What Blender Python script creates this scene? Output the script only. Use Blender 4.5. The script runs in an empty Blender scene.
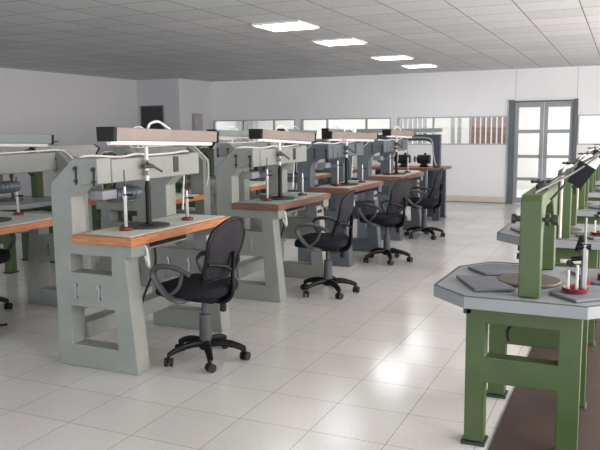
import bpy, bmesh, math, random
from mathutils import Vector, Matrix
random.seed(7)
S = bpy.context.scene
COL = S.collection
PI = math.pi

# ------------------------------------------------------------------ camera
F_PX, YAW, PITCH, ROLL, CAM_H = 712.0, -0.4271, 0.1345, -0.0099, 1.513
cd = bpy.data.cameras.new('camera')
cd.sensor_fit = 'HORIZONTAL'; cd.sensor_width = 36.0
cd.lens = 36.0 * F_PX / 600.0
cd.clip_start = 0.05; cd.clip_end = 200
cam = bpy.data.objects.new('camera', cd); COL.objects.link(cam)
cy_, sy_, cp_, sp_ = math.cos(YAW), math.sin(YAW), math.cos(PITCH), math.sin(PITCH)
r0 = Vector((cy_, -sy_, 0)); fw = Vector((sy_*cp_, cy_*cp_, -sp_)); u0 = Vector((sy_*sp_, cy_*sp_, cp_))
rt = r0*math.cos(ROLL) + u0*math.sin(ROLL); up = u0*math.cos(ROLL) - r0*math.sin(ROLL)
m = Matrix((rt, up, -fw)).transposed().to_4x4(); m.translation = (0, 0, CAM_H)
cam.matrix_world = m
S.camera = cam

# ------------------------------------------------------------------ world, lights, exposure
S.view_settings.view_transform = 'Standard'; S.view_settings.look = 'None'
S.view_settings.gamma = 1.0; S.view_settings.use_curve_mapping = False
S.view_settings.exposure = 0.0
w = bpy.data.worlds.new('daylight'); S.world = w; w.use_nodes = True
w.node_tree.nodes['Background'].inputs[0].default_value = (0.90, 0.96, 1.0, 1)
w.node_tree.nodes['Background'].inputs[1].default_value = 2.6

def area(name, loc, rot, sx, sy, power, color):
    l = bpy.data.lights.new(name, 'AREA'); l.shape = 'RECTANGLE'; l.size = sx; l.size_y = sy
    l.energy = power; l.color = color
    o = bpy.data.objects.new(name, l); COL.objects.link(o); o.location = loc; o.rotation_euler = rot
    return o
# daylight through the window strip of the right hand wall, and inside the bright room beyond the partition
area('right_window_daylight', (3.55, 6.0, 1.75), (0, PI/2, 0), 1.3, 11.0, 640, (1.0, 0.895, 0.845))
area('far_room_daylight', (-4.0, 16.2, 2.55), (0, 0, 0), 11.0, 2.4, 340, (1.0, 0.98, 0.95))
PANEL_EMIT = 16.0

# ------------------------------------------------------------------ materials
def mat(name, rgb, rough=0.5, metal=0.0, var=0.06, scale=9.0, bump=0.0, spec=0.5, emit=0.0):
    k = bpy.data.materials.new(name); k.use_nodes = True
    nt = k.node_tree; b = nt.nodes['Principled BSDF']
    b.inputs['Roughness'].default_value = rough; b.inputs['Metallic'].default_value = metal
    b.inputs['Specular IOR Level'].default_value = spec
    tc = nt.nodes.new('ShaderNodeTexCoord')
    nz = nt.nodes.new('ShaderNodeTexNoise'); nz.inputs['Scale'].default_value = scale; nz.inputs['Detail'].default_value = 5
    nt.links.new(tc.outputs['Object'], nz.inputs['Vector'])
    rp = nt.nodes.new('ShaderNodeValToRGB')
    a = [max(0, c*(1-var*2)) for c in rgb]; d = [min(1, c*(1+var)) for c in rgb]
    rp.color_ramp.elements[0].position = 0.3; rp.color_ramp.elements[1].position = 0.7
    rp.color_ramp.elements[0].color = (*a, 1); rp.color_ramp.elements[1].color = (*d, 1)
    nt.links.new(nz.outputs['Fac'], rp.inputs['Fac']); nt.links.new(rp.outputs['Color'], b.inputs['Base Color'])
    if bump:
        bp = nt.nodes.new('ShaderNodeBump'); bp.inputs['Strength'].default_value = bump; bp.inputs['Distance'].default_value = 0.004
        nt.links.new(nz.outputs['Fac'], bp.inputs['Height']); nt.links.new(bp.outputs['Normal'], b.inputs['Normal'])
    if emit:
        b.inputs['Emission Color'].default_value = (*rgb, 1); b.inputs['Emission Strength'].default_value = emit
    return k
def lin(r, g, b):
    f = lambda c: (c/255/12.92) if c/255 <= 0.04045 else ((c/255+0.055)/1.055)**2.4
    return (f(r), f(g), f(b))

M = {}
M['grey_paint'] = mat('grey_green_paint', lin(141, 145, 140), 0.42, 0, 0.05, 6, 0.05)
M['blue_paint'] = mat('blue_grey_paint', lin(90, 98, 107), 0.42, 0, 0.05, 6, 0.05)
M['navy_paint'] = mat('dark_blue_paint', lin(62, 70, 84), 0.45, 0, 0.06, 6)
M['green_paint'] = mat('green_paint', lin(68, 86, 48), 0.4, 0, 0.07, 7, 0.05)
M['green_dark'] = mat('dark_green_paint', lin(40, 54, 36), 0.4, 0, 0.07, 7)
M['steel'] = mat('steel', lin(165, 165, 165), 0.3, 0.9, 0.05, 30)
M['dark_steel'] = mat('dark_steel', lin(60, 62, 60), 0.4, 0.5, 0.1, 20)
M['white_plastic'] = mat('white_plastic', lin(228, 226, 222), 0.4, 0, 0.03, 12)
M['black_plastic'] = mat('black_plastic', lin(15, 15, 18), 0.5, 0, 0.08, 15, spec=0.3)
M['black_matt'] = mat('black_rubber', lin(24, 25, 28), 0.6, 0, 0.08, 15)
M['charcoal'] = mat('charcoal_plastic', lin(70, 72, 74), 0.4, 0, 0.06, 15)
M['seat_fabric'] = mat('black_seat_fabric', lin(28, 30, 38), 0.85, 0, 0.2, 160, 0.4, 0.2)
M['lamp_brown'] = mat('lamp_housing_taupe', lin(140, 128, 124), 0.45, 0.1, 0.05, 5)
M['lamp_grey'] = mat('lamp_housing_grey_green', lin(128, 140, 136), 0.45, 0, 0.05, 5)
M['tube'] = mat('fluorescent_tube', lin(240, 240, 236), 0.3, 0, 0.01, 5)
M['red'] = mat('red_plastic', lin(108, 28, 28), 0.4, 0, 0.1, 20)
M['pad_green'] = mat('pale_green_mat', lin(212, 220, 206), 0.55, 0, 0.04, 5)
M['pad_teal'] = mat('teal_green_mat', lin(160, 184, 172), 0.55, 0, 0.05, 5)
M['pad_cream'] = mat('cream_mat', lin(208, 202, 188), 0.55, 0, 0.05, 5)
M['slab_grey'] = mat('grey_laminate', lin(142, 147, 151), 0.45, 0, 0.04, 6)
M['slab_trim'] = mat('dark_trim', lin(84, 84, 86), 0.5, 0, 0.08, 12)
M['slate'] = mat('slate_mat', lin(112, 115, 122), 0.65, 0, 0.07, 10)
M['lap_brown'] = mat('brown_grey_lap', lin(92, 86, 80), 0.6, 0, 0.1, 14)
M['motor_blue'] = mat('motor_blue_grey', lin(92, 102, 114), 0.4, 0.2, 0.06, 14)
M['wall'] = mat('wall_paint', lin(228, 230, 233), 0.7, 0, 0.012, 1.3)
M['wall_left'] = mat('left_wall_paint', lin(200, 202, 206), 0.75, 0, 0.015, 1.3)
M['base'] = mat('baseboard_tile', lin(212, 204, 196), 0.5, 0, 0.04, 5)
M['dark_line'] = mat('dark_strip', lin(96, 92, 90), 0.6)
M['frame'] = mat('grey_window_frame', lin(168, 170, 172), 0.45, 0.1, 0.04, 5)
M['jamb'] = mat('door_jamb_blue_grey', lin(92, 102, 108), 0.45, 0.1, 0.05, 5)
M['leaf'] = mat('door_leaf_grey', lin(150, 156, 162), 0.45, 0.1, 0.05, 5)
M['dark_panel'] = mat('dark_panel', lin(58, 58, 62), 0.5)
M['box_grey'] = mat('cabinet_grey', lin(158, 158, 158), 0.5)
M['white_wall'] = mat('white_room_wall', lin(244, 243, 240), 0.7, 0, 0.01, 1)
M['mat_brown'] = mat('brown_rubber_mat', lin(66, 50, 46), 0.55, 0, 0.1, 8, 0.1)
M['curtain_red'] = mat('red_brown_blind', lin(104, 82, 78), 0.8, 0, 0.12, 8)
M['curtain_grey'] = mat('grey_blind', lin(128, 128, 128), 0.8, 0, 0.08, 8)
M['brown'] = mat('brown_wood_plain', lin(110, 80, 62), 0.5)

def wood(name, c1, c2):
    k = bpy.data.materials.new(name); k.use_nodes = True; nt = k.node_tree; b = nt.nodes['Principled BSDF']
    tc = nt.nodes.new('ShaderNodeTexCoord'); mp = nt.nodes.new('ShaderNodeMapping'); mp.inputs['Scale'].default_value = (3, 3, 40)
    nz = nt.nodes.new('ShaderNodeTexNoise'); nz.inputs['Scale'].default_value = 3; nz.inputs['Detail'].default_value = 6; nz.inputs['Distortion'].default_value = 0.6
    rp = nt.nodes.new('ShaderNodeValToRGB'); rp.color_ramp.elements[0].position = .32; rp.color_ramp.elements[1].position = .68
    rp.color_ramp.elements[0].color = (*c1, 1); rp.color_ramp.elements[1].color = (*c2, 1)
    nt.links.new(tc.outputs['Object'], mp.inputs['Vector']); nt.links.new(mp.outputs['Vector'], nz.inputs['Vector'])
    nt.links.new(nz.outputs['Fac'], rp.inputs['Fac']); nt.links.new(rp.outputs['Color'], b.inputs['Base Color'])
    b.inputs['Roughness'].default_value = 0.45
    return k
M['wood'] = wood('orange_wood', lin(160, 98, 62), lin(198, 134, 92))
M['wood_dark'] = wood('red_brown_wood', lin(104, 70, 58), lin(140, 98, 82))

def mesh_fabric():
    k = bpy.data.materials.new('black_mesh_fabric'); k.use_nodes = True; nt = k.node_tree; b = nt.nodes['Principled BSDF']
    b.inputs['Base Color'].default_value = (*lin(36, 35, 43), 1); b.inputs['Roughness'].default_value = 0.8
    tc = nt.nodes.new('ShaderNodeTexCoord'); ck = nt.nodes.new('ShaderNodeTexChecker'); ck.inputs['Scale'].default_value = 260
    nt.links.new(tc.outputs['Object'], ck.inputs['Vector'])
    mt = nt.nodes.new('ShaderNodeMath'); mt.operation = 'MULTIPLY'; mt.inputs[1].default_value = 0.3
    nt.links.new(ck.outputs['Fac'], mt.inputs[0])
    tr = nt.nodes.new('ShaderNodeBsdfTransparent'); mx = nt.nodes.new('ShaderNodeMixShader')
    nt.links.new(mt.outputs[0], mx.inputs[0]); nt.links.new(b.outputs[0], mx.inputs[1]); nt.links.new(tr.outputs[0], mx.inputs[2])
    nt.links.new(mx.outputs[0], nt.nodes['Material Output'].inputs['Surface'])
    return k
M['mesh'] = mesh_fabric()

def glass():
    k = bpy.data.materials.new('clear_pane'); k.use_nodes = True; nt = k.node_tree
    gl = nt.nodes.new('ShaderNodeBsdfGlossy'); gl.inputs['Roughness'].default_value = 0.03
    tr = nt.nodes.new('ShaderNodeBsdfTransparent'); tr.inputs[0].default_value = (0.97, 0.98, 0.98, 1)
    fr = nt.nodes.new('ShaderNodeFresnel'); fr.inputs[0].default_value = 1.45
    mx = nt.nodes.new('ShaderNodeMixShader')
    nt.links.new(fr.outputs[0], mx.inputs[0]); nt.links.new(tr.outputs[0], mx.inputs[1]); nt.links.new(gl.outputs[0], mx.inputs[2])
    nt.links.new(mx.outputs[0], nt.nodes['Material Output'].inputs['Surface'])
    return k
M['glass'] = glass()

def floor_mat():
    k = bpy.data.materials.new('terrazzo_floor_tiles'); k.use_nodes = True; nt = k.node_tree; b = nt.nodes['Principled BSDF']
    L = nt.links.new
    tc = nt.nodes.new('ShaderNodeTexCoord'); mp = nt.nodes.new('ShaderNodeMapping')
    mp.inputs['Location'].default_value = (0.185, -0.3327, 0)
    L(tc.outputs['Object'], mp.inputs['Vector'])
    br = nt.nodes.new('ShaderNodeTexBrick'); br.offset = 0; br.squash = 1
    br.inputs['Scale'].default_value = 1; br.inputs['Brick Width'].default_value = 0.4; br.inputs['Row Height'].default_value = 0.4
    br.inputs['Mortar Size'].default_value = 0.0028; br.inputs['Mortar Smooth'].default_value = 0.2; br.inputs['Bias'].default_value = 0
    br.inputs['Color1'].default_value = (*lin(221, 219, 216), 1); br.inputs['Color2'].default_value = (*lin(214, 212, 209), 1)
    br.inputs['Mortar'].default_value = (*lin(170, 165, 160), 1)
    L(mp.outputs['Vector'], br.inputs['Vector'])
    n1 = nt.nodes.new('ShaderNodeTexNoise'); n1.inputs['Scale'].default_value = 70; n1.inputs['Detail'].default_value = 3
    n2 = nt.nodes.new('ShaderNodeTexNoise'); n2.inputs['Scale'].default_value = 1.1; n2.inputs['Detail'].default_value = 4
    L(tc.outputs['Object'], n1.inputs['Vector']); L(tc.outputs['Object'], n2.inputs['Vector'])
    def ramp(src, a, c, p0=.35, p1=.65):
        r = nt.nodes.new('ShaderNodeValToRGB'); r.color_ramp.elements[0].position = p0; r.color_ramp.elements[1].position = p1
        r.color_ramp.elements[0].color = (a, a, a, 1); r.color_ramp.elements[1].color = (c, c, c, 1); L(src, r.inputs['Fac']); return r.outputs['Color']
    def mul(a, c):
        x = nt.nodes.new('ShaderNodeMix'); x.data_type = 'RGBA'; x.blend_type = 'MULTIPLY'; x.inputs[0].default_value = 1
        L(a, x.inputs[6]); L(c, x.inputs[7]); return x.outputs[2]
    c = mul(mul(br.outputs['Color'], ramp(n1.outputs['Fac'], .9, 1.0)), ramp(n2.outputs['Fac'], .93, 1.0))
    L(c, b.inputs['Base Color'])
    L(ramp(n2.outputs['Fac'], .13, .24), b.inputs['Roughness'])
    b.inputs['Specular IOR Level'].default_value = 0.55
    bp = nt.nodes.new('ShaderNodeBump'); bp.inputs['Strength'].default_value = .25; bp.inputs['Distance'].default_value = .002; bp.invert = True
    L(br.outputs['Fac'], bp.inputs['Height']); L(bp.outputs['Normal'], b.inputs['Normal'])
    return k
M['floor'] = floor_mat()

def ceil_mat():
    k = bpy.data.materials.new('suspended_ceiling_tiles'); k.use_nodes = True; nt = k.node_tree; b = nt.nodes['Principled BSDF']
    L = nt.links.new
    tc = nt.nodes.new('ShaderNodeTexCoord'); mp = nt.nodes.new('ShaderNodeMapping'); mp.inputs['Location'].default_value = (0.43, 0.1, 0)
    L(tc.outputs['Object'], mp.inputs['Vector'])
    br = nt.nodes.new('ShaderNodeTexBrick'); br.offset = 0; br.squash = 1
    br.inputs['Scale'].default_value = 1; br.inputs['Brick Width'].default_value = 0.537; br.inputs['Row Height'].default_value = 0.537
    br.inputs['Mortar Size'].default_value = 0.007; br.inputs['Mortar Smooth'].default_value = 0.3; br.inputs['Bias'].default_value = 0
    br.inputs['Color1'].default_value = (*lin(217, 219, 221), 1); br.inputs['Color2'].default_value = (*lin(204, 206, 208), 1)
    br.inputs['Mortar'].default_value = (*lin(118, 116, 114), 1)
    L(mp.outputs['Vector'], br.inputs['Vector'])
    n1 = nt.nodes.new('ShaderNodeTexNoise'); n1.inputs['Scale'].default_value = 26; n1.inputs['Detail'].default_value = 5
    L(tc.outputs['Object'], n1.inputs['Vector'])
    r = nt.nodes.new('ShaderNodeValToRGB'); r.color_ramp.elements[0].position = .35; r.color_ramp.elements[1].position = .65
    r.color_ramp.elements[0].color = (.88, .88, .88, 1); r.color_ramp.elements[1].color = (1, 1, 1, 1); L(n1.outputs['Fac'], r.inputs['Fac'])
    x = nt.nodes.new('ShaderNodeMix'); x.data_type = 'RGBA'; x.blend_type = 'MULTIPLY'; x.inputs[0].default_value = 1
    L(br.outputs['Color'], x.inputs[6]); L(r.outputs['Color'], x.inputs[7]); L(x.outputs[2], b.inputs['Base Color'])
    b.inputs['Roughness'].default_value = .8
    return k
M['ceiling'] = ceil_mat()

# ------------------------------------------------------------------ mesh helpers
def nb(): return bmesh.new()
def box(bm, x0, x1, y0, y1, z0, z1):
    v = [bm.verts.new(p) for p in ((x0,y0,z0),(x1,y0,z0),(x1,y1,z0),(x0,y1,z0),(x0,y0,z1),(x1,y0,z1),(x1,y1,z1),(x0,y1,z1))]
    for f in ((3,2,1,0),(4,5,6,7),(0,1,5,4),(1,2,6,5),(2,3,7,6),(3,0,4,7)): bm.faces.new([v[i] for i in f])
def cyl(bm, p0, p1, r0, r1=None, n=20):
    r1 = r0 if r1 is None else r1
    p0, p1 = Vector(p0), Vector(p1); d = (p1-p0).normalized()
    a = d.orthogonal().normalized(); b = d.cross(a)
    A = [bm.verts.new(p0 + (a*math.cos(2*PI*i/n) + b*math.sin(2*PI*i/n))*r0) for i in range(n)]
    B = [bm.verts.new(p1 + (a*math.cos(2*PI*i/n) + b*math.sin(2*PI*i/n))*r1) for i in range(n)]
    for i in range(n): bm.faces.new((A[i], A[(i+1)%n], B[(i+1)%n], B[i]))
    bm.faces.new(A[::-1]); bm.faces.new(B)
def smooth_pts(pts, k=6):
    pts = [Vector(p) for p in pts]; out = []
    for i in range(len(pts)-1):
        p0 = pts[max(i-1,0)]; p1 = pts[i]; p2 = pts[i+1]; p3 = pts[min(i+2,len(pts)-1)]
        for j in range(k):
            t = j/k
            out.append(0.5*((2*p1)+(p2-p0)*t+(2*p0-5*p1+4*p2-p3)*t*t+(3*p1-p0-3*p2+p3)*t**3))
    return out + [pts[-1]]
def tube(bm, pts, r, n=10, smooth=True, closed=False, flat=1.0):
    P = smooth_pts(list(pts) + ([pts[0]] if closed else [])) if smooth else [Vector(p) for p in pts]
    if closed: P = P[:-1]
    N = len(P); rings = []; a = None
    for i in range(N):
        d = (P[(i+1)%N]-P[i-1]) if closed else (P[min(i+1,N-1)]-P[max(i-1,0)])
        d.normalize()
        a = d.orthogonal().normalized() if a is None else (a - d*a.dot(d)).normalized()
        b = d.cross(a)
        rr = r[i*(len(r)-1)//max(N-1,1)] if isinstance(r, (list, tuple)) else r
        rings.append([bm.verts.new(P[i] + a*math.cos(2*PI*j/n)*rr + b*math.sin(2*PI*j/n)*rr*flat) for j in range(n)])
    for i in range(N if closed else N-1):
        A, B = rings[i], rings[(i+1)%N]
        for j in range(n): bm.faces.new((A[j], A[(j+1)%n], B[(j+1)%n], B[j]))
    if not closed: bm.faces.new(rings[0][::-1]); bm.faces.new(rings[-1])
def plate(bm, outline, holes, axis, a0, a1):
    """outline and holes are 2-D loops, extruded from a0 to a1 along axis ('y' or 'z' or 'x')"""
    def P(u, v, w):
        return {'y': (u, w, v), 'z': (u, v, w), 'x': (w, u, v)}[axis]
    es = []; loops = []
    for lp in [outline] + holes:
        vs = [bm.verts.new(P(u, v, a0)) for u, v in lp]; loops.append(vs)
        es += [bm.edges.new((vs[i], vs[(i+1)%len(vs)])) for i in range(len(vs))]
    g = bmesh.ops.triangle_fill(bm, use_beauty=True, use_dissolve=False, edges=es)
    fs = [f for f in g['geom'] if isinstance(f, bmesh.types.BMFace)]
    ex = bmesh.ops.extrude_face_region(bm, geom=fs, use_keep_orig=True)
    off = Vector(P(0, 0, a1)) - Vector(P(0, 0, a0))
    bmesh.ops.translate(bm, verts=[e for e in ex['geom'] if isinstance(e, bmesh.types.BMVert)], vec=off)
def lathe(bm, prof, c=(0,0,0), n=28):
    rings = []
    for r, z in prof:
        rings.append([bm.verts.new((c[0]+r*math.cos(2*PI*i/n), c[1]+r*math.sin(2*PI*i/n), c[2]+z)) for i in range(n)] if r > 1e-6 else [bm.verts.new((c[0], c[1], c[2]+z))])
    for A, B in zip(rings, rings[1:]):
        for i in range(n):
            j = (i+1) % n
            if len(A) == 1 and len(B) == 1: continue
            if len(A) == 1: bm.faces.new((A[0], B[i], B[j]))
            elif len(B) == 1: bm.faces.new((A[i], A[j], B[0]))
            else: bm.faces.new((A[i], A[j], B[j], B[i]))
    if len(rings[0]) > 1: bm.faces.new(rings[0][::-1])
    if len(rings[-1]) > 1: bm.faces.new(rings[-1])
MIR = [False]
def obj(name, bm, m, parent=None, bevel=0.0, smooth=True, seg=2):
    if MIR[0]:
        for v in bm.verts: v.co.x = -v.co.x
    bmesh.ops.recalc_face_normals(bm, faces=bm.faces[:])
    me = bpy.data.meshes.new(name); bm.to_mesh(me); bm.free()
    me.materials.append(M[m] if isinstance(m, str) else m)
    o = bpy.data.objects.new(name, me); COL.objects.link(o)
    if parent: o.parent = parent
    if smooth:
        for p in me.polygons: p.use_smooth = True
        me.set_sharp_from_angle(angle=math.radians(35))
    if bevel:
        b = o.modifiers.new('edge', 'BEVEL'); b.width = bevel; b.segments = seg; b.limit_method = 'ANGLE'; b.angle_limit = math.radians(40)
        b.harden_normals = False
    return o
def tag(o, label, cat, group=None):
    o['label'] = label; o['category'] = cat
    if group: o['group'] = group
    return o
def thing(name, label, cat, loc, rz=0, group=None):
    o = bpy.data.objects.new(name, None); COL.objects.link(o); o.empty_display_size = .1
    o.location = loc; o.rotation_euler = (0, 0, rz)
    return tag(o, label, cat, group)
def struct(name, bm, m, parent=None, bevel=0.0):
    o = obj(name, bm, m, parent, bevel, smooth=False)
    if not parent: o['kind'] = 'structure'
    return o
def dup(root, loc, rz, label, group=None):
    r = root.copy(); COL.objects.link(r); r.location = loc; r.rotation_euler = (0, 0, rz); r['label'] = label
    if group: r['group'] = group
    for ch in list(root.children):
        c = ch.copy(); COL.objects.link(c); c.parent = r
        for g in list(ch.children):
            d = g.copy(); COL.objects.link(d); d.parent = c
    return r
def one(fn, *a, **k):
    bm = nb(); fn(bm, *a, **k); return bm

# ------------------------------------------------------------------ the setting
ZC, YW, XL, XR, YN = 2.617, 14.54, -9.98, 3.7, -4.0
bm = nb(); box(bm, XL-.2, XR+.2, YN, 19.2, -.12, 0); struct('floor', bm, 'floor')
bm = nb(); box(bm, XL-.2, XR+.2, YN, 19.2, ZC, ZC+.1); struct('ceiling', bm, 'ceiling')
# left wall and the boxed-out corner beside the partition
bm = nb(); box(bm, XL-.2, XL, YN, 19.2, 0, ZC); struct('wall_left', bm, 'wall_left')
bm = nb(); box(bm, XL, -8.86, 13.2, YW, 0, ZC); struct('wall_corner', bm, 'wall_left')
# partition wall with the window strip and the doorway
ZT, ZS = 1.722, 1.16
wins = [(-8.86, -6.71), (-6.56, -4.50), (-4.35, -2.13), (-0.83, 1.3)]
DX0, DX1, DZ = -2.07, -0.85, 1.995
holes = [[(a, ZS), (b, ZS), (b, ZT), (a, ZT)] for a, b in wins]
holes[0] = [(-8.82, ZS), (-6.71, ZS), (-6.71, ZT), (-8.82, ZT)]
out = [(XL, 0), (DX0, 0), (DX0, DZ), (DX1, DZ), (DX1, 0), (XR, 0), (XR, ZC), (XL, ZC)]
bm = nb(); plate(bm, out, holes, 'y', YW, YW+.12); struct('wall_back', bm, 'wall')
# right wall with its long window band (outside the frame, where the daylight comes in)
bm = nb(); plate(bm, [(YN, 0), (19.2, 0), (19.2, ZC), (YN, ZC)], [[(.4, 1.0), (11.6, 1.0), (11.6, 2.45), (.4, 2.45)]], 'x', XR, XR+.15); struct('wall_right', bm, 'wall')
bm = nb(); box(bm, XL, XR, 19.0, 19.2, 0, ZC); struct('wall_far_room', bm, 'white_wall')
bm = nb(); box(bm, -8.86, DX0-.04, YW-.016, YW, 0.012, .13); o = struct('baseboard_back', bm, 'base')
bm = nb(); box(bm, -8.86, DX0-.04, YW-.03, YW, 0, .012); struct('trim_1', bm, 'dark_line')
bm = nb(); box(bm, DX1+.04, XR, YW-.016, YW, 0.012, .13); struct('baseboard_right', bm, 'base')
bm = nb(); box(bm, XL, XL+.015, YN, 13.2, 0, .12); struct('baseboard_left', bm, 'base')
bm = nb()
for x in (-1.98, -.86): box(bm, x-.004, x+.004, YW-.003, YW, DZ+.05, ZC)
struct('trim_2', bm, 'frame')
# windows
for n, (a, b) in enumerate(wins):
    if n == 0: a = -8.82
    fr = nb(); t = .022
    plate(fr, [(a, ZS), (b, ZS), (b, ZT), (a, ZT)], [[(a+t, ZS+t), (b-t, ZS+t), (b-t, ZT-t), (a+t, ZT-t)]], 'y', YW-.012, YW+.09)
    w_ = struct('window_%d' % (n+1), fr, 'frame')
    ms = {0: (-8.03, -7.25), 1: (-5.95, -5.05), 2: (-3.6, -2.85), 3: (0.2,)}[n]
    for x in ms:
        q = nb(); box(q, x-.018, x+.018, YW+.01, YW+.06, ZS+t, ZT-t); struct('mullion', q, 'frame', w_)
    q = nb(); box(q, a+t, b-t, YW+.03, YW+.036, ZS+t, ZT-t); struct('pane', q, 'glass', w_)
# doorway: jambs, head and two glazed leaves
jb = nb()
plate(jb, [(DX0-.02, 0), (DX0+.08, 0), (DX0+.08, DZ-.02), (DX1-.05, DZ-.02), (DX1-.05, 0), (DX1+.015, 0), (DX1+.015, DZ+.03), (DX1-.05, DZ+.03), (DX1-.05, DZ+.01), (DX0+.08, DZ+.01), (DX0+.08, DZ+.03), (DX0-.02, DZ+.03)], [], 'y', YW-.05, YW+.13)
struct('trim_3', jb, 'jamb')
def door_leaf(n, x0, x1, hx):
    rows = [(.12, .46), (.52, .90), (.96, 1.38), (1.45, 1.88)]
    hs = [[(x0+.07, a), (x1-.07, a), (x1-.07, b), (x0+.07, b)] for a, b in rows]
    q = nb(); plate(q, [(x0, .01), (x1, .01), (x1, DZ-.025), (x0, DZ-.025)], hs, 'y', YW+.02, YW+.065)
    d = struct('door_%d' % n, q, 'leaf')
    q = nb(); box(q, x0+.07, x1-.07, YW+.04, YW+.046, .12, 1.88); struct('pane', q, 'glass', d)
    q = nb(); tube(q, [(hx, YW+.02, .92), (hx, YW-.03, .93), (hx, YW-.03, 1.08), (hx, YW+.02, 1.09)], .009, 8); struct('door_handle', q, 'steel', d)
xm = (DX0+.08+DX1-.05)/2
door_leaf(1, DX0+.085, xm-.004, xm-.04); door_leaf(2, xm+.004, DX1-.055, xm+.04)

# boxed corner: dark opening panel and a small grey cabinet on the return
t = thing('hatch_panel', 'dark square hatch with a pale frame high on the left corner wall', 'hatch', (-9.55, 13.2, 1.45))
bm = nb(); plate(bm, [(-.33, 0), (.28, 0), (.28, .60), (-.33, .60)], [[(-.30, .03), (.25, .03), (.25, .57), (-.30, .57)]], 'y', -.03, 0); obj('frame', bm, 'jamb', t, .004)
bm = nb(); box(bm, -.30, .25, -.012, 0, .03, .57); obj('panel', bm, 'dark_panel', t)
t = thing('wall_cabinet', 'slim grey electrical cabinet on the return wall near the left corner', 'cabinet', (-8.86, 13.85, 1.35))
bm = nb(); box(bm, 0, .07, -.17, .17, 0, .52); obj('body', bm, 'box_grey', t, .006)
bm = nb(); box(bm, .07, .078, -.15, .15, .02, .5); obj('door', bm, 'box_grey', t, .003)

# ceiling light panels
LP = [(-3.385, 7.12, 'nearest and largest square ceiling light panel'), (-3.385, 8.72, 'second square ceiling light panel from the front'),
      (-3.405, 11.05, 'third square ceiling light panel, just before the hindmost one'), (-3.42, 12.75, 'hindmost square ceiling light panel above the partition')]
M['panel'] = mat('light_panel', (1, 1, 1), .4, 0, 0, 1, 0, .2, PANEL_EMIT)
for x, y, lb in LP:
    t = thing('ceiling_light', lb, 'light', (x, y, ZC), 0, 'square ceiling lights')
    bm = nb(); plate(bm, [(-.275, -.275), (.275, -.275), (.275, .275), (-.275, .275)], [[(-.255, -.255), (.255, -.255), (.255, .255), (-.255, .255)]], 'z', -.022, 0); obj('frame', bm, 'white_plastic', t)
    bm = nb(); box(bm, -.255, .255, -.255, .255, -.016, -.004); obj('diffuser', bm, 'panel', t)

# ------------------------------------------------------------------ room beyond the partition
def blind(name, label, x0, x1, y, z0, z1, m, grp=None):
    n = max(2, int((x1-x0)/.118)); t = thing(name, label, 'blind', ((x0+x1)/2, y, z0), 0, grp)
    bm = nb(); hw = (x1-x0)/2
    for i in range(n):
        cx = -hw + (i+.5)*(x1-x0)/n; a = .5
        dx, dy = .048*math.cos(a), .048*math.sin(a)
        vs = [(cx-dx, -dy), (cx+dx, dy), (cx+dx-.003, dy+.004), (cx-dx-.003, -dy+.004)]
        plate(bm, vs, [], 'z', 0, z1-z0-.05)
    obj('slats', bm, m, t, smooth=False)
    bm = nb(); box(bm, -hw, hw, -.03, .03, z1-z0-.05, z1-z0); obj('headrail', bm, 'white_plastic', t)
blind('vertical_blind', 'red-brown vertical blind seen through the window right beside the door', -3.45, -2.3, 17.6, 0.0, 2.3, 'curtain_red')
blind('vertical_blind', 'narrow grey vertical blind just left of the red-brown blind', -3.95, -3.62, 17.6, 0.0, 2.3, 'curtain_grey')
blind('vertical_blind', 'wide grey vertical blind at the left end of the third partition window', -5.25, -4.5, 17.6, 0.0, 2.3, 'curtain_grey')
blind('vertical_blind', 'grey vertical blind seen through the leftmost partition window', -9.8, -9.4, 17.6, 0.0, 2.3, 'curtain_grey')
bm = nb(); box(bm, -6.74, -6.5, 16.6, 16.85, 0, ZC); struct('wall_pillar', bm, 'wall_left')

# ------------------------------------------------------------------ C-frame bench machines
def frame_outline(rounded):
    under = [(-.15, 1.10), (-.065, 1.18)] if not rounded else [(-.15+.11*(1-math.cos(a)), 1.06+.12*math.sin(a)) for a in [i*PI/2/7 for i in range(8)]]
    return [(-.315, 0), (.313, 0), (.246, .738), (.306, .738), (.306, .812), (-.15, .812)] + under + [(.068, 1.185), (.068, 1.345), (-.12, 1.345), (-.315, 1.185)]
FR_HOLES = [[(-.19, .62), (.14, .62), (.143, .738), (-.19, .738)], [(-.20, .145), (.165, .145), (.15, .40), (-.20, .40)]]

def make_lamp(root, A, B, body):
    A, B = Vector(A), Vector(B); L = (B-A).length; d = (B-A).normalized()
    lo = bpy.data.objects
    sec = [(-.052, -.026), (.052, -.026), (.056, .05), (-.056, .05)]
    bm = nb(); plate(bm, sec, [], 'y', -L/2+.03, L/2-.02)
    h = obj('lamp_housing', bm, body, root, .003)
    z = Vector((0, 0, 1)); x = d.cross(z).normalized(); z = x.cross(d)
    mt = Matrix((x, d, z)).transposed().to_4x4(); mt.translation = (A+B)/2
    h.matrix_local = mt
    for s, (a, b) in enumerate(((-L/2, -L/2+.035), (L/2-.022, L/2))):
        k = 1.12; bm = nb(); plate(bm, [(u*k, v*k-.004) for u, v in sec], [], 'y', a, b); obj('end_cap', bm, 'black_plastic', h, .003)
    bm = nb(); cyl(bm, (0, -L/2+.035, -.036), (0, L/2-.025, -.036), .018, n=14); obj('lamp_tube', bm, 'tube', h)
    bm = nb(); tube(bm, [(0, -.20, .052), (0, -.17, .085), (0, -.08, .10), (0, 0, .075), (0, .06, .055)], .008, 8); obj('cable', bm, 'white_plastic', h)
    return mt.translation, d

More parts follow.
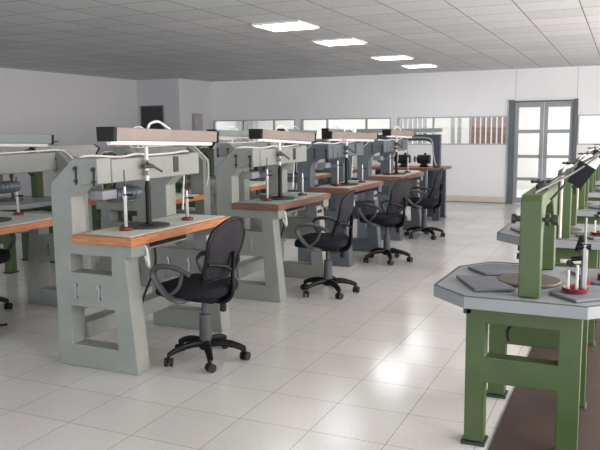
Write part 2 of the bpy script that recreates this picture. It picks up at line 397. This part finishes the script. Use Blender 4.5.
def make_machine(label, loc, paint, woodm, pad, lampA, lampB, rounded=False, lamp_mat='lamp_brown', detail=True, group='bench machines of the middle row', mir=False):
    MIR[0] = mir
    t = thing('polishing_machine', label, 'machine', loc, 0, group)
    for k, (a, b) in enumerate(((0, .13), (1.02, 1.15))):
        bm = nb(); plate(bm, frame_outline(rounded), FR_HOLES, 'y', a, b)
        f = obj('side_frame', bm, paint, t, .006)
        if k == 0 or detail:
            y = a - .004
            for x, z0 in ((-.145, .50), (.04, .50), (-.10, 1.24), (.04, 1.235)):
                bm = nb(); box(bm, x-.006, x+.006, y-.002, a+.002, z0-.055 if z0 < 1 else z0-.06, z0+.055)
                cyl(bm, (x, y-.012, z0+.04), (x, a+.002, z0+.04), .013, n=8); cyl(bm, (x, y-.012, z0-.035), (x, a+.002, z0-.035), .011, n=8)
                obj('bolt', bm, 'steel' if z0 < 1 else 'dark_steel', f, smooth=True)
    bm = nb(); box(bm, -.11, .075, .13, 1.02, 1.185, 1.335); obj('beam', bm, paint, t, .006)
    # end plate and hatch on the operator side of the beam
    bm = nb(); box(bm, .068, .082, .80, .86, 1.215, 1.325); obj('cover_plate', bm, 'dark_steel', t, .003)
    if not mir:
        bm = nb(); box(bm, -.30, -.17, .13, 1.02, .15, .26); obj('stretcher', bm, paint, t, .005)
    # table
    dz = -.052 if mir else 0.0
    bm = nb()
    if mir: plate(bm, [(-.325, .135), (.575, .135), (.575, 1.015), (-.325, 1.015)], [], 'z', .762, .814)
    else: box(bm, -.148, .318, -.02, 1.17, .812, .866)
    tb = obj('table_top', bm, woodm, t, .004)
    bm = nb(); plate(bm, [(-.29, .17), (.54, .17), (.54, .98), (-.29, .98)] if mir else [(-.10, .05), (.285, .012), (.29, 1.14), (-.10, 1.14)], [], 'z', .866+dz, .870+dz); obj('table_mat', bm, pad, tb)
    # spindle, disc, post
    sx, sy = .105, .45
    bm = nb(); lathe(bm, [(.163, 0), (.165, .006), (.163, .012), (.05, .014), (.045, .02), (.0, .02)], (sx-.03, sy, .870+dz), 36); obj('disc', bm, 'dark_steel', t)
    bm = nb(); lathe(bm, [(.030, 0), (.020, .02), (.018, .20), (.021, .24), (.011, .30), (0, .30)], (sx, sy, .888+dz), 16); obj('spindle', bm, 'black_plastic', t)
    mid = (Vector(lampA)+Vector(lampB))/2; d = (Vector(lampB)-Vector(lampA)); ty = (sy-lampA[1])/d.y
    lz = lampA[2]+d.z*ty-.035; lx = lampA[0]+d.x*ty
    bm = nb(); cyl(bm, (sx, sy, 1.11 if mir else 1.17), (sx, sy, lz), .0125, n=14)
    if abs(lx-sx) > .02: cyl(bm, (sx, sy, lz-.02), (lx, sy, lz+.012), .010, n=10)
    ps = obj('lamp_post', bm, 'white_plastic', t)
    bm = nb(); cyl(bm, (.07, sy, 1.30), (sx+.02, sy, 1.30), .018, n=14); obj('clamp', bm, paint, t)
    bm = nb(); cyl(bm, (.07, sy, 1.23), (sx+.02, sy, 1.23), .018, n=14); obj('clamp', bm, paint, t)
    bm = nb(); cyl(bm, (sx+.02, sy-.02, 1.30), (sx+.05, sy+.10, 1.235), .009, n=10); cyl(bm, (sx, sy-.04, 1.275), (sx+.03, sy+.03, 1.275), .014, n=10); obj('clamp_lever', bm, 'charcoal', t)
    MIR[0] = False
    make_lamp(t, ((-1 if mir else 1)*lampA[0], *lampA[1:]), ((-1 if mir else 1)*lampB[0], *lampB[1:]), lamp_mat)
    MIR[0] = mir
    # motor behind the head
    bm = nb(); box(bm, -.145, -.03, .16, .30, 1.07, 1.13); mo = obj('gearbox', bm, 'slab_grey', t, .006)
    bm = nb(); cyl(bm, (-.09, .30, 1.085), (-.09, .58, 1.085), .045, n=18); cyl(bm, (-.09, .58, 1.085), (-.09, .60, 1.085), .038, n=18)
    for i in range(6): cyl(bm, (-.09, .32+i*.04, 1.085), (-.09, .332+i*.04, 1.085), .049, n=18)
    obj('motor', bm, 'motor_blue', t)
    bm = nb(); box(bm, -.10, -.08, .35, .45, 1.12, 1.19); obj('motor_bracket', bm, 'dark_steel', t)
    # cables
    bm = nb()
    if mir: tube(bm, [(.02, .2, 1.355), (.0, .3, 1.343), (-.02, .6, 1.345), (-.06, .9, 1.352), (-.14, 1.07, 1.35), (-.24, 1.085, 1.27), (-.322, 1.09, 1.18), (-.328, 1.09, 1.0), (-.325, 1.05, .9)], .007, 8)
    else: tube(bm, [(-.25, .06, 1.25), (-.18, .06, 1.31), (-.10, .10, 1.355), (0, .3, 1.343), (.05, .42, 1.358), (.02, .6, 1.345), (.0, .9, 1.347), (.0, 1.08, 1.355), (-.04, 1.16, 1.33), (-.08, 1.17, 1.2), (-.10, 1.165, .9)], .007, 8)
    obj('cable', bm, 'white_plastic', t)
    bm = nb()
    if mir: tube(bm, [(.27, .2, .77), (.29, .2, .72), (.28, .2, .66)], .009, 8)
    else: tube(bm, [(.27, .15, .80), (.29, .16, .78), (.30, .17, .68), (.28, .19, .66), (.25, .2, .72)], .009, 8); obj('cable', bm, 'white_plastic', t)
    bm = nb(); tube(bm, [(.1, .5, .76), (.12, .48, .6), (.06, .4, .35), (.1, .32, .15), (.02, .3, .02), (-.1, .4, .012)], .008, 8); obj('power_cable', bm, 'black_matt', t)
    # switch box under the table, on the far frame
    bm = nb(); box(bm, .19, .30, .86, .97, .655, .762); sb = obj('switch_box', bm, 'box_grey', t, .006)
    bm = nb(); cyl(bm, (.30, .89, .71), (.312, .89, .71), .016, n=14); cyl(bm, (.30, .94, .71), (.312, .94, .71), .016, n=14); obj('switch_button', bm, 'dark_steel', sb)
    # tray under the table
    if not mir:
      bm = nb(); box(bm, -.05, .24, .25, .70, .755, .765); box(bm, -.05, .24, .25, .258, .765, .812); box(bm, -.05, .24, .692, .70, .765, .812); obj('tray', bm, paint, t)
    MIR[0] = False
    return t

X0 = -3.0
MY = [3.457, 5.475, 7.215, 9.18]
make_machine('largest grey-green machine nearest the camera, orange-edged table, taupe lamp above', (X0, MY[0], 0), 'grey_paint', 'wood', 'pad_green', (.255, -.14, 1.483), (.20, 1.13, 1.447))
make_machine('grey-green machine with pale teal table mat, directly behind the nearest one', (X0, MY[1], 0), 'grey_paint', 'wood_dark', 'pad_teal', (.11, -.04, 1.463), (.105, 1.17, 1.408))
make_machine('blue-grey machine behind the teal-topped one, rounded throat and bare cream table', (X0, MY[2], 0), 'blue_paint', 'wood_dark', 'pad_cream', (.0, .10, 1.43), (.12, 1.38, 1.395), True)
make_machine('blue-grey machine just in front of the dark gantry bench at the row end', (X0, MY[3], 0), 'blue_paint', 'wood_dark', 'pad_cream', (.05, .15, 1.44), (.13, 1.12, 1.41), True)
XL0 = -4.455
LY = [3.60, 5.57, 7.50, 9.40, 11.1]
LL = ['grey-green machine cut by the left photo edge, orange-edged table', 'grey-green machine in the left row, seen behind the nearest bench\'s column',
      'grey-green machine in the left row, seen behind the teal-topped bench', 'blue-grey machine in the left row, seen through the gap under the rounded arm',
      'blue-grey machine at the far end of the left row near the partition']
for i, y in enumerate(LY):
    make_machine(LL[i], (XL0, y, 0), 'grey_paint' if i < 3 else 'blue_paint', 'wood' if i < 3 else 'wood_dark', 'pad_green' if i < 3 else 'pad_cream',
                 (.11, -.04, 1.463), (.105, 1.17, 1.43), i >= 3, 'lamp_grey', True, 'bench machines of the left row', True)

# ------------------------------------------------------------------ sample stands on the tables
def sample_stand(label, x, y, z, h=.26):
    t = thing('sample_stand', label, 'stand', (x, y, z), 0, 'red-footed stands on the tables')
    bm = nb(); lathe(bm, [(.042, 0), (.044, .006), (.042, .018), (.020, .024), (0, .024)], n=24); obj('foot', bm, 'red', t)
    bm = nb(); lathe(bm, [(.013, 0), (.013, h-.08), (.017, h-.078), (.017, h-.05), (.011, h-.045), (.009, h), (0, h)], (0, 0, .024), 16); obj('post', bm, 'steel', t)
    bm = nb(); cyl(bm, (0, 0, h+.02), (0, 0, h+.13), .005, n=10); obj('rod', bm, 'dark_steel', t)
    bm = nb(); cyl(bm, (0, -.015, h-.03), (.035, .03, h-.03), .008, n=10); obj('thumb_screw', bm, 'black_plastic', t)
    return t
st = []
nm = ['nearest orange-edged table', 'teal-topped table', 'first blue-grey machine table', 'table before the dark gantry bench']
for i, y in enumerate(MY):
    sample_stand('red-footed steel stand at the near corner of the ' + nm[i], X0+.075, y+.245, .870)
    sample_stand('red-footed steel stand at the far end of the ' + nm[i], X0+.16, y+.83, .870, .19)
nl = ['left-edge table', 'left row table behind the nearest column', 'left row table behind the teal-topped bench', 'left row table under the rounded arm', 'farthest left row table']
for i, y in enumerate(LY):
    sample_stand('red-footed steel stand on the ' + nl[i], XL0-.16, y+.83, .818, .19)

# ------------------------------------------------------------------ dark gantry bench at the end of the row, with two grinders
t = thing('gantry_bench', 'dark blue gantry bench with long grey-green lamp at the far end of the row', 'workbench', (-2.76, 11.4, 0))
gx = t
bm = nb()
out = [(-.06, 0), (.055, 0), (.055, 1.40), (-1.30, 1.40), (-1.30, 1.30), (-.18, 1.30), (-.10, 1.27), (-.06, 1.20)]
plate(bm, out, [], 'y', 0, .10); obj('gantry', bm, 'navy_paint', t, .006)
bm = nb(); box(bm, -1.30, -1.19, 0, .10, 0, 1.30); obj('post', bm, 'navy_paint', t, .005)
for x, y in ((-.22, -.02), (-.22, .5), (-1.15, .5), (-.02, .5)):
    bm = nb(); box(bm, x-.05, x+.05, y, y+.1, .012, .82); box(bm, x-.07, x+.07, y-.02, y+.12, 0, .012); obj('leg', bm, 'navy_paint', t, .004)
bm = nb(); plate(bm, [(-1.28, -.03), (.11, -.03), (.11, .62), (-1.28, .62)], [[(-.07, -.01), (.065, -.01), (.065, .11), (-.07, .11)]], 'z', .82, .862); obj('table_top', bm, 'wood_dark', t, .004)
bm = nb(); box(bm, -1.1, .02, .15, .2, .35, .42); obj('stretcher', bm, 'navy_paint', t, .004)
bm = nb(); tube(bm, [(-.5, -.01, 1.35), (-.2, -.012, 1.35), (-.08, -.012, 1.3), (-.05, -.012, 1.1), (-.02, -.012, .95), (.01, -.012, .90)], .012, 8); obj('cable', bm, 'box_grey', t)
bm = nb(); box(bm, -1.35, .08, -.06, .06, 1.44, 1.50); lh = obj('lamp_housing', bm, 'lamp_grey', t, .006)
bm = nb(); cyl(bm, (-1.3, 0, 1.433), (.03, 0, 1.433), .014, n=12); obj('lamp_tube', bm, 'tube', lh)
for x in (-1.1, -.2):
    bm = nb(); cyl(bm, (x, .04, 1.39), (x, .04, 1.45), .012, n=10); obj('lamp_bracket', bm, 'dark_steel', t)
def grinder(label, x, y):
    g = thing('bench_grinder', label, 'grinder', (x, y, .862), 0, 'black grinders on the gantry bench')
    bm = nb(); box(bm, -.07, .07, -.05, .05, 0, .03); obj('base', bm, 'black_plastic', g, .006)
    bm = nb(); cyl(bm, (-.10, 0, .13), (.10, 0, .13), .075, n=22); box(bm, -.05, .05, -.04, .04, .03, .08); cyl(bm, (-.11, 0, .13), (-.10, 0, .13), .06, n=22); obj('body', bm, 'black_matt', g, .004)
    bm = nb(); cyl(bm, (-.17, 0, .13), (-.11, 0, .13), .012, n=12); obj('shaft', bm, 'steel', g)
    bm = nb(); cyl(bm, (-.165, 0, .13), (-.145, 0, .13), .05, n=22); obj('wheel', bm, 'dark_steel', g)
    bm = nb(); cyl(bm, (.02, 0, .205), (.02, 0, .235), .02, n=12); obj('knob', bm, 'black_plastic', g)
grinder('black grinder on the gantry bench, nearer the pillar', -3.02, 11.62); grinder('black grinder on the gantry bench, farther from the pillar', -3.36, 11.62)

# ------------------------------------------------------------------ task chairs (facing -X, base at the origin)
def make_chair(label, loc, rz):
    t = thing('task_chair', label, 'chair', loc, rz, 'black mesh-back task chairs')
    bm = nb(); lathe(bm, [(.0, .075), (.04, .075), (.048, .09), (.045, .13), (.032, .15), (.0, .15)], n=18); obj('hub', bm, 'black_plastic', t)
    for k in range(5):
        a = k*2*PI/5 + .35; c, s = math.cos(a), math.sin(a)
        bm = nb(); tube(bm, [(.03*c, .03*s, .115), (.12*c, .12*s, .115), (.20*c, .20*s, .10), (.262*c, .262*s, .075)], [.03, .029, .027, .024, .022, .02], 10, flat=.72)
        leg = obj('base_leg', bm, 'black_plastic', t)
        bm = nb(); cx, cy = .262*c, .262*s
        b2 = a + 1.1 + k; px, py = -math.sin(b2), math.cos(b2)
        for q in (-1, 1): cyl(bm, (cx+px*.008*q, cy+py*.008*q, .029), (cx+px*.026*q, cy+py*.026*q, .029), .029, n=16)
        cyl(bm, (cx, cy, .03), (cx, cy, .08), .009, n=10)
        obj('caster', bm, 'black_matt', leg)
    bm = nb(); lathe(bm, [(.042, .12), (.038, .31), (.020, .315), (.020, .42), (0, .42)], n=18); obj('gas_lift', bm, 'charcoal', t)
    bm = nb(); box(bm, -.14, .12, -.09, .09, .405, .446); cyl(bm, (.14, 0, .34), (.14, 0, .40), .022, n=12); obj('mechanism', bm, 'black_plastic', t, .01)
    # seat cushion: rounded pad
    bm = nb(); n = 28; prof = [(.0, .415), (.86, .415), (.97, .435), (1, .462), (.97, .488), (.86, .503), (.5, .507), (0, .503)]
    rings = []
    for r, z in prof:
        ring = []
        for i in range(n):
            a = 2*PI*i/n; ca, sa = math.cos(a), math.sin(a); e = .62
            x = -.05 + .245*r*math.copysign(abs(ca)**e, ca); y = .235*r*math.copysign(abs(sa)**e, sa)
            zz = z + .03 - (.030*((-x-.18)/.12)**2 if x < -.18 else 0)
            ring.append(bm.verts.new((x, y, zz)) if r else None)
        rings.append(ring if r else [bm.verts.new((-.05, 0, z+.03))])
    for A, B in zip(rings, rings[1:]):
        for i in range(n):
            j = (i+1) % n
            if len(A) == 1: bm.faces.new((A[0], B[i], B[j]))
            elif len(B) == 1: bm.faces.new((A[i], A[j], B[0]))
            else: bm.faces.new((A[i], A[j], B[j], B[i]))
    obj('seat', bm, 'seat_fabric', t)
    # curved backrest
    def bp(u, v):   # u -1..1 across, v 0..1 up
        wv = .165 + .06*math.sin(min(v*1.25, 1)*PI/2) - .05*max(0, v-.75)/.25*(abs(u)**2)
        return Vector((.140 + .10*v + .03*math.sin(v*PI) - .055*u*u, u*wv, .560 + .395*v - .035*max(0, (v-.6)/.4)*u*u*2))
    bm = nb(); nu, nv = 14, 14
    vs = [[bm.verts.new(bp(-1+2*i/nu, j/nv)) for i in range(nu+1)] for j in range(nv+1)]
    for j in range(nv):
        for i in range(nu): bm.faces.new((vs[j][i], vs[j][i+1], vs[j+1][i+1], vs[j+1][i]))
    o = obj('backrest', bm, 'mesh', t); sm = o.modifiers.new('thick', 'SOLIDIFY'); sm.thickness = .008
    rim = [bp(-1+2*i/8, 0) for i in range(9)] + [bp(1, j/8) for j in range(1, 9)] + [bp(1-2*i/8, 1) for i in range(1, 9)] + [bp(-1, 1-j/8) for j in range(1, 8)]
    bm = nb(); tube(bm, rim, .013, 8, smooth=False, closed=True); bk = obj('back_frame', bm, 'black_plastic', t)
    bm = nb(); tube(bm, [(.05, 0, .42), (.16, 0, .42), (.212, 0, .48), (.217, 0, .60), (.232, 0, .74)], [.03, .03, .028, .025, .02], 10, flat=.5); obj('spine', bm, 'black_plastic', t)
    bm = nb(); tube(bm, [(.155, .19, .68), (.205, .09, .66), (.217, 0, .62), (.205, -.09, .66), (.155, -.19, .68)], .012, 8); obj('back_bracket', bm, 'black_plastic', t)
    for s in (-1, 1):
        bm = nb(); y = .255*s
        tube(bm, [(-.02, .15*s, .445), (-.04, y, .45), (-.13, y, .49), (-.20, y*1.02, .58), (-.205, y*1.03, .635), (-.15, y*1.03, .665), (-.04, y*1.03, .66), (.06, y*1.02, .625)], .017, 10, flat=1.3)
        tube(bm, [(-.10, y, .475), (-.03, y*1.01, .53), (.0, y*1.02, .60), (.01, y*1.025, .645)], .012, 8)
        obj('armrest', bm, 'charcoal', t)
    return t
ch = make_chair('black mesh-back task chair at the nearest grey-green bench', (-2.47, 3.90, 0), .0)
for x, y, rz, lb in ((-2.445, 5.985, .12, 'black task chair at the teal-topped bench, second from the camera'),
                     (-2.425, 7.72, -.2, 'black task chair at the first blue-grey bench, third from the camera'),
                     (-2.49, 9.64, .1, 'black task chair farthest back in the aisle row, near the gantry bench'),
                     (-4.90, 4.17, PI, 'black task chair at the left photo edge, at the left-edge table')):
    dup(ch, (x, y, 0), rz, lb)

# ------------------------------------------------------------------ green machines with octagonal tables
OCT = [(-.63, 3.16), (-.11, 3.16), (.074, 3.345), (.074, 3.858), (-.085, 4.06), (-.658, 4.06), (-.80, 3.858), (-.814, 3.345)]
GX, GY = -.35, 3.65
def make_green(label, loc, conduit, group):
    t = thing('green_machine', label, 'machine', loc, 0, group)
    L = lambda pts: [(x-GX, y-GY) for x, y in pts]
    bm = nb(); plate(bm, L(OCT), [], 'z', .70, .755)
    tb = obj('table_top', bm, 'slab_grey', t, .003)
    # dark edging strip round the top
    c = Vector((-.37, 3.61)); ins = [tuple(c+(Vector(p)-c)*.972) for p in OCT]
    bm = nb(); plate(bm, L(OCT), [L(ins)], 'z', .755, .758); obj('edge_strip', bm, 'slab_trim', tb)
    for y in (3.30, 3.96):
        bm = nb(); y0, y1 = y-GY, y-GY+.085
        plate(bm, [(-.645-GX, .015), (-.555-GX, .015), (-.555-GX, .315), (-.23-GX, .315), (-.23-GX, .015), (-.135-GX, .015), (-.135-GX, .70), (-.645-GX, .70)],
              [[(-.555-GX, .44), (-.23-GX, .44), (-.23-GX, .60), (-.555-GX, .60)]], 'y', y0, y1)
        f = obj('leg_frame', bm, 'green_paint', t, .005)
        for x in (-.60, -.183):
            bm = nb(); box(bm, x-.058-GX, x+.058-GX, y0-.015, y1+.015, 0, .015); obj('foot', bm, 'green_dark', f, .004)
    for x in (-.63, -.19):
        bm = nb(); box(bm, x-GX, x+.04-GX, 3.385-GY, 3.96-GY, .63, .70); obj('stretcher', bm, 'green_paint', t, .004)
    bm = nb(); box(bm, -.66-GX, -.62-GX, 3.30-GY, 3.36-GY, .64, .70); obj('bracket', bm, 'green_dark', t, .004)
    bm = nb(); box(bm, -.42-GX, -.28-GX, 3.62-GY, 3.85-GY, .56, .70); obj('motor_box', bm, 'dark_steel', t, .01)
    bm = nb(); tube(bm, [(-.40-GX, 3.5-GY, .58), (-.36-GX, 3.42-GY, .60), (-.30-GX, 3.4-GY, .64), (-.25-GX, 3.44-GY, .66)], .01, 8); tube(bm, [(-.48-GX, 3.52-GY, .47), (-.47-GX, 3.44-GY, .55), (-.40-GX, 3.42-GY, .62)], .008, 8); obj('cable', bm, 'black_matt', t)
    # C-frame: near pillar, far column and top beam in one casting
    y0, y1, y2, y3 = 3.23-GY, 3.33-GY, 3.92-GY, 4.02-GY
    bm = nb(); plate(bm, [(y0, .758), (y1, .758), (y1, 1.06), (y1+.10, 1.15), (y2-.16, 1.15), (y2, 1.0), (y2, .758), (y3, .758), (y3, 1.19), (y3-.03, 1.215), (y0+.03, 1.215), (y0, 1.19)], [], 'x', -.405-GX, -.315-GX)
    cf = obj('c_frame', bm, 'green_paint', t, .005)
    bm = nb(); cyl(bm, (-.445-GX, y0+.05, 1.105), (-.255-GX, y0+.05, 1.105), .009, n=10)
    cyl(bm, (-.447-GX, y0+.05, 1.105), (-.43-GX, y0+.05, 1.105), .022, n=10); cyl(bm, (-.43-GX, y0+.05, 1.105), (-.405-GX, y0+.05, 1.105), .014, n=10)
    cyl(bm, (-.30-GX, y0+.05, 1.105), (-.285-GX, y0+.05, 1.105), .028, n=12); cyl(bm, (-.27-GX, y0+.05, 1.105), (-.25-GX, y0+.05, 1.105), .024, n=12); obj('tension_screw', bm, 'green_dark', t)
    bm = nb(); cyl(bm, (-.42-GX, y0+.05, .935), (-.40-GX, y0+.05, .935), .016, n=6); obj('bolt', bm, 'green_dark', t)
    # spindle, lap disc, hand wheel
    sx, sy = -.36-GX, 3.60-GY
    bm = nb(); lathe(bm, [(.150, 0), (.152, .008), (.148, .014), (0, .014)], (sx-.04, sy-.02, .758), 36); obj('disc', bm, 'lap_brown', t)
    bm = nb(); cyl(bm, (sx, sy, .772), (sx, sy, 1.15), .013, n=14); cyl(bm, (sx, sy, 1.0), (sx, sy, 1.15), .022, n=14); obj('spindle', bm, 'dark_steel', t)
    bm = nb(); cyl(bm, (sx, sy, 1.215), (sx, sy, 1.235), .024, n=14); cyl(bm, (sx, sy, 1.23), (sx, sy, 1.25), .012, n=12)
    for k in range(4):
        a = k*PI/2+.4; cyl(bm, (sx, sy, 1.245), (sx+.042*math.cos(a), sy+.042*math.sin(a), 1.25), .006, n=8); cyl(bm, (sx+.04*math.cos(a), sy+.04*math.sin(a), 1.242), (sx+.04*math.cos(a), sy+.04*math.sin(a), 1.258), .009, n=10)
    obj('hand_wheel', bm, 'dark_steel', t)
    # lamp arm and tilted lamp
    bm = nb()
    tube(bm, [(-.33-GX, 3.55-GY, 1.215), (-.32-GX, 3.60-GY, 1.24), (-.24-GX, 3.70-GY, 1.30), (-.12-GX, 3.85-GY, 1.37), (-.03-GX, 4.0-GY, 1.40)], .007, 8)
    tube(bm, [(-.36-GX, 3.34-GY, 1.215), (-.33-GX, 3.45-GY, 1.232), (-.22-GX, 3.66-GY, 1.29), (-.12-GX, 3.82-GY, 1.36)], .006, 8)
    obj('lamp_arm', bm, 'charcoal', t)
    bm = nb(); cyl(bm, (-.315-GX, 3.60-GY, 1.16), (-.25-GX, 3.62-GY, 1.24), .006, n=10); obj('lamp_stay', bm, 'dark_steel', t)
    h = bpy.data.objects.new('lamp', None)
    sec = [(-.035, -.055), (.035, -.055), (.042, .055), (-.042, .055)]
    bm = nb(); plate(bm, sec, [], 'y', .03, 1.05); lh = obj('lamp_housing', bm, 'white_plastic', t, .004)
    bpy.data.objects.remove(h)
    lh.matrix_local = Matrix.Translation((-.19-GX, 3.73-GY, 1.275)) @ Matrix.Rotation(math.radians(31), 4, 'Y')
    k = 1.06
    for a, b in ((0, .03), (1.05, 1.08)):
        bm = nb(); plate(bm, [(u*k, v*k) for u, v in sec], [], 'y', a, b); obj('end_cap', bm, 'black_plastic', lh, .003)
    bm = nb(); cyl(bm, (-.035, .04, 0), (-.035, 1.04, 0), .014, n=12); obj('lamp_tube', bm, 'tube', lh)
    bm = nb(); tube(bm, [(.02, .10, .06), (.02, .14, .10), (.0, .25, .085), (.02, .32, .06)], .007, 8); obj('cable', bm, 'white_plastic', lh)
    if conduit:
        bm = nb(); tube(bm, [(-.375-GX, y0-.012, .76), (-.375-GX, y0-.012, 1.1), (-.37-GX, y0-.012, 1.2), (-.36-GX, y0+.03, 1.235), (-.33-GX, y0+.2, 1.24)], .010, 10); obj('conduit', bm, 'pad_cream', t)
    return t
GP = 1.87
gl = ['nearest green machine on the right with a full octagonal grey table', 'green machine directly behind the nearest right-hand one',
      'third green machine from the front of the right-hand row', 'fourth green machine from the front of the right-hand row', 'farthest green machine of the right-hand row, near the door']
g0 = make_green(gl[0], (GX, GY, 0), False, 'green machines of the right row')
g1 = make_green(gl[1], (GX, GY+GP, 0), True, 'green machines of the right row')
for i in range(2, 5): dup(g1, (GX, GY+GP*i, 0), 0, gl[i])
for i, (x, y) in enumerate(((-6.15, 5.9), (-6.15, 7.8), (-6.15, 9.7), (-6.15, 11.6))):
    dup(g1, (x, y, 0), 0, ['green machine nearest the left photo edge, far behind', 'green machine far left, just left of the nearest lamp', 'green machine far behind under the nearest lamp',
                              'green machine at the far left end before the hatch wall'][i], 'green machines of the far left row')

def table_mat_thing(label, pts, z, h=.012):
    c = sum((Vector((x, y, 0)) for x, y in pts), Vector())/len(pts)
    bm = nb(); plate(bm, [(x-c.x, y-c.y) for x, y in pts], [], 'z', 0, h)
    o = obj('work_mat', bm, 'slate', None, .002); o.location = (c.x, c.y, z)
    tag(o, label, 'mat', 'slate mats on the green machine tables')
Z = .758
table_mat_thing('slate mat at the near left corner of the nearest octagonal table', [(-.75, 3.55), (-.60, 3.265), (-.43, 3.34), (-.455, 3.40), (-.53, 3.50), (-.55, 3.60)], Z)
table_mat_thing('slate mat at the far left of the nearest octagonal table', [(-.74, 3.80), (-.62, 3.65), (-.50, 3.70), (-.44, 3.78), (-.49, 3.94), (-.645, 3.935)], Z)
table_mat_thing('slate mat under the red dish on the nearest octagonal table', [(-.285, 3.345), (-.16, 3.215), (-.02, 3.34), (-.02, 3.50), (-.14, 3.56), (-.24, 3.48)], Z)
table_mat_thing('slate mat at the far right of the nearest octagonal table', [(-.25, 3.93), (-.11, 3.63), (.04, 3.62), (.04, 3.80), (-.08, 3.95)], Z)
for i in range(1, 5):
    y = GP*i; nme = ['second', 'third', 'fourth', 'farthest'][i-1]
    table_mat_thing('slate mat on the left of the %s octagonal table' % nme, [(-.75, 3.55+y), (-.60, 3.265+y), (-.43, 3.34+y), (-.455, 3.40+y), (-.53, 3.50+y), (-.55, 3.60+y)], Z)
    table_mat_thing('slate mat on the right of the %s octagonal table' % nme, [(-.285, 3.345+y), (-.16, 3.215+y), (-.02, 3.34+y), (-.02, 3.50+y), (-.14, 3.56+y), (-.24, 3.48+y)], Z)

def dish(label, x, y, z, full=True):
    t = thing('sample_dish', label, 'dish', (x, y, z), 0, 'red dishes on the green machine tables')
    bm = nb(); lathe(bm, [(.045, 0), (.055, .004), (.058, .022), (.052, .022), (.048, .008), (0, .008)], n=26); obj('dish', bm, 'red', t)
    for (dx, dy, hh, r) in ((-.03, .0, .10, .006), (.005, .02, .12, .007)):
        bm = nb(); cyl(bm, (dx, dy, .008), (dx, dy, hh), r, n=10); obj('stick', bm, 'white_plastic', t)
    bm = nb(); cyl(bm, (.035, -.01, .008), (.035, -.01, .22), .014, n=14); cyl(bm, (.035, -.01, .22), (.035, -.01, .34), .005, n=10); obj('post', bm, 'steel', t)
    bm = nb(); cyl(bm, (.0, -.01, .21), (.06, -.01, .21), .014, n=10); cyl(bm, (.02, -.03, .24), (.02, .02, .25), .012, n=10); cyl(bm, (-.02, .0, .15), (.035, -.01, .16), .011, n=10); cyl(bm, (-.03, .02, .13), (-.02, -.02, .13), .013, n=10); cyl(bm, (.0, -.0, .19), (.02, -.02, .26), .01, n=10); obj('clamp', bm, 'black_plastic', t)
dish('red dish with sticks and a steel post on the nearest octagonal table', -.175, 3.375, Z+.012)
def jar(label, x, y, z):
    bm = nb(); lathe(bm, [(.03, 0), (.034, .01), (.032, .03), (.02, .034), (0, .034)], n=22)
    o = obj('red_cap', bm, 'red'); o.location = (x, y, z); tag(o, label, 'cap', 'red caps on the green machine tables')
jar('red round cap left of the steel post on the nearest octagonal table', -.15, 3.60, Z); jar('red round cap behind the red dish on the nearest octagonal table', -.06, 3.70, Z+.012)
dish('red dish with sticks on the second octagonal table', -.13, 3.375+GP, Z+.012)
dish('red dish with sticks on the third octagonal table', -.13, 3.375+GP*2, Z+.012)
dish('red dish with sticks on the fourth octagonal table', -.13, 3.375+GP*3, Z+.012)

# rubber mat on the floor under the nearest green machine
bm = nb(); box(bm, -.42, .55, -1.3, 3.2, 0, .008); o = obj('floor_mat', bm, 'mat_brown', None, .003); o.location = (-.10, 3.55, 0)
tag(o, 'brown rubber mat on the floor under the nearest green machine', 'mat')
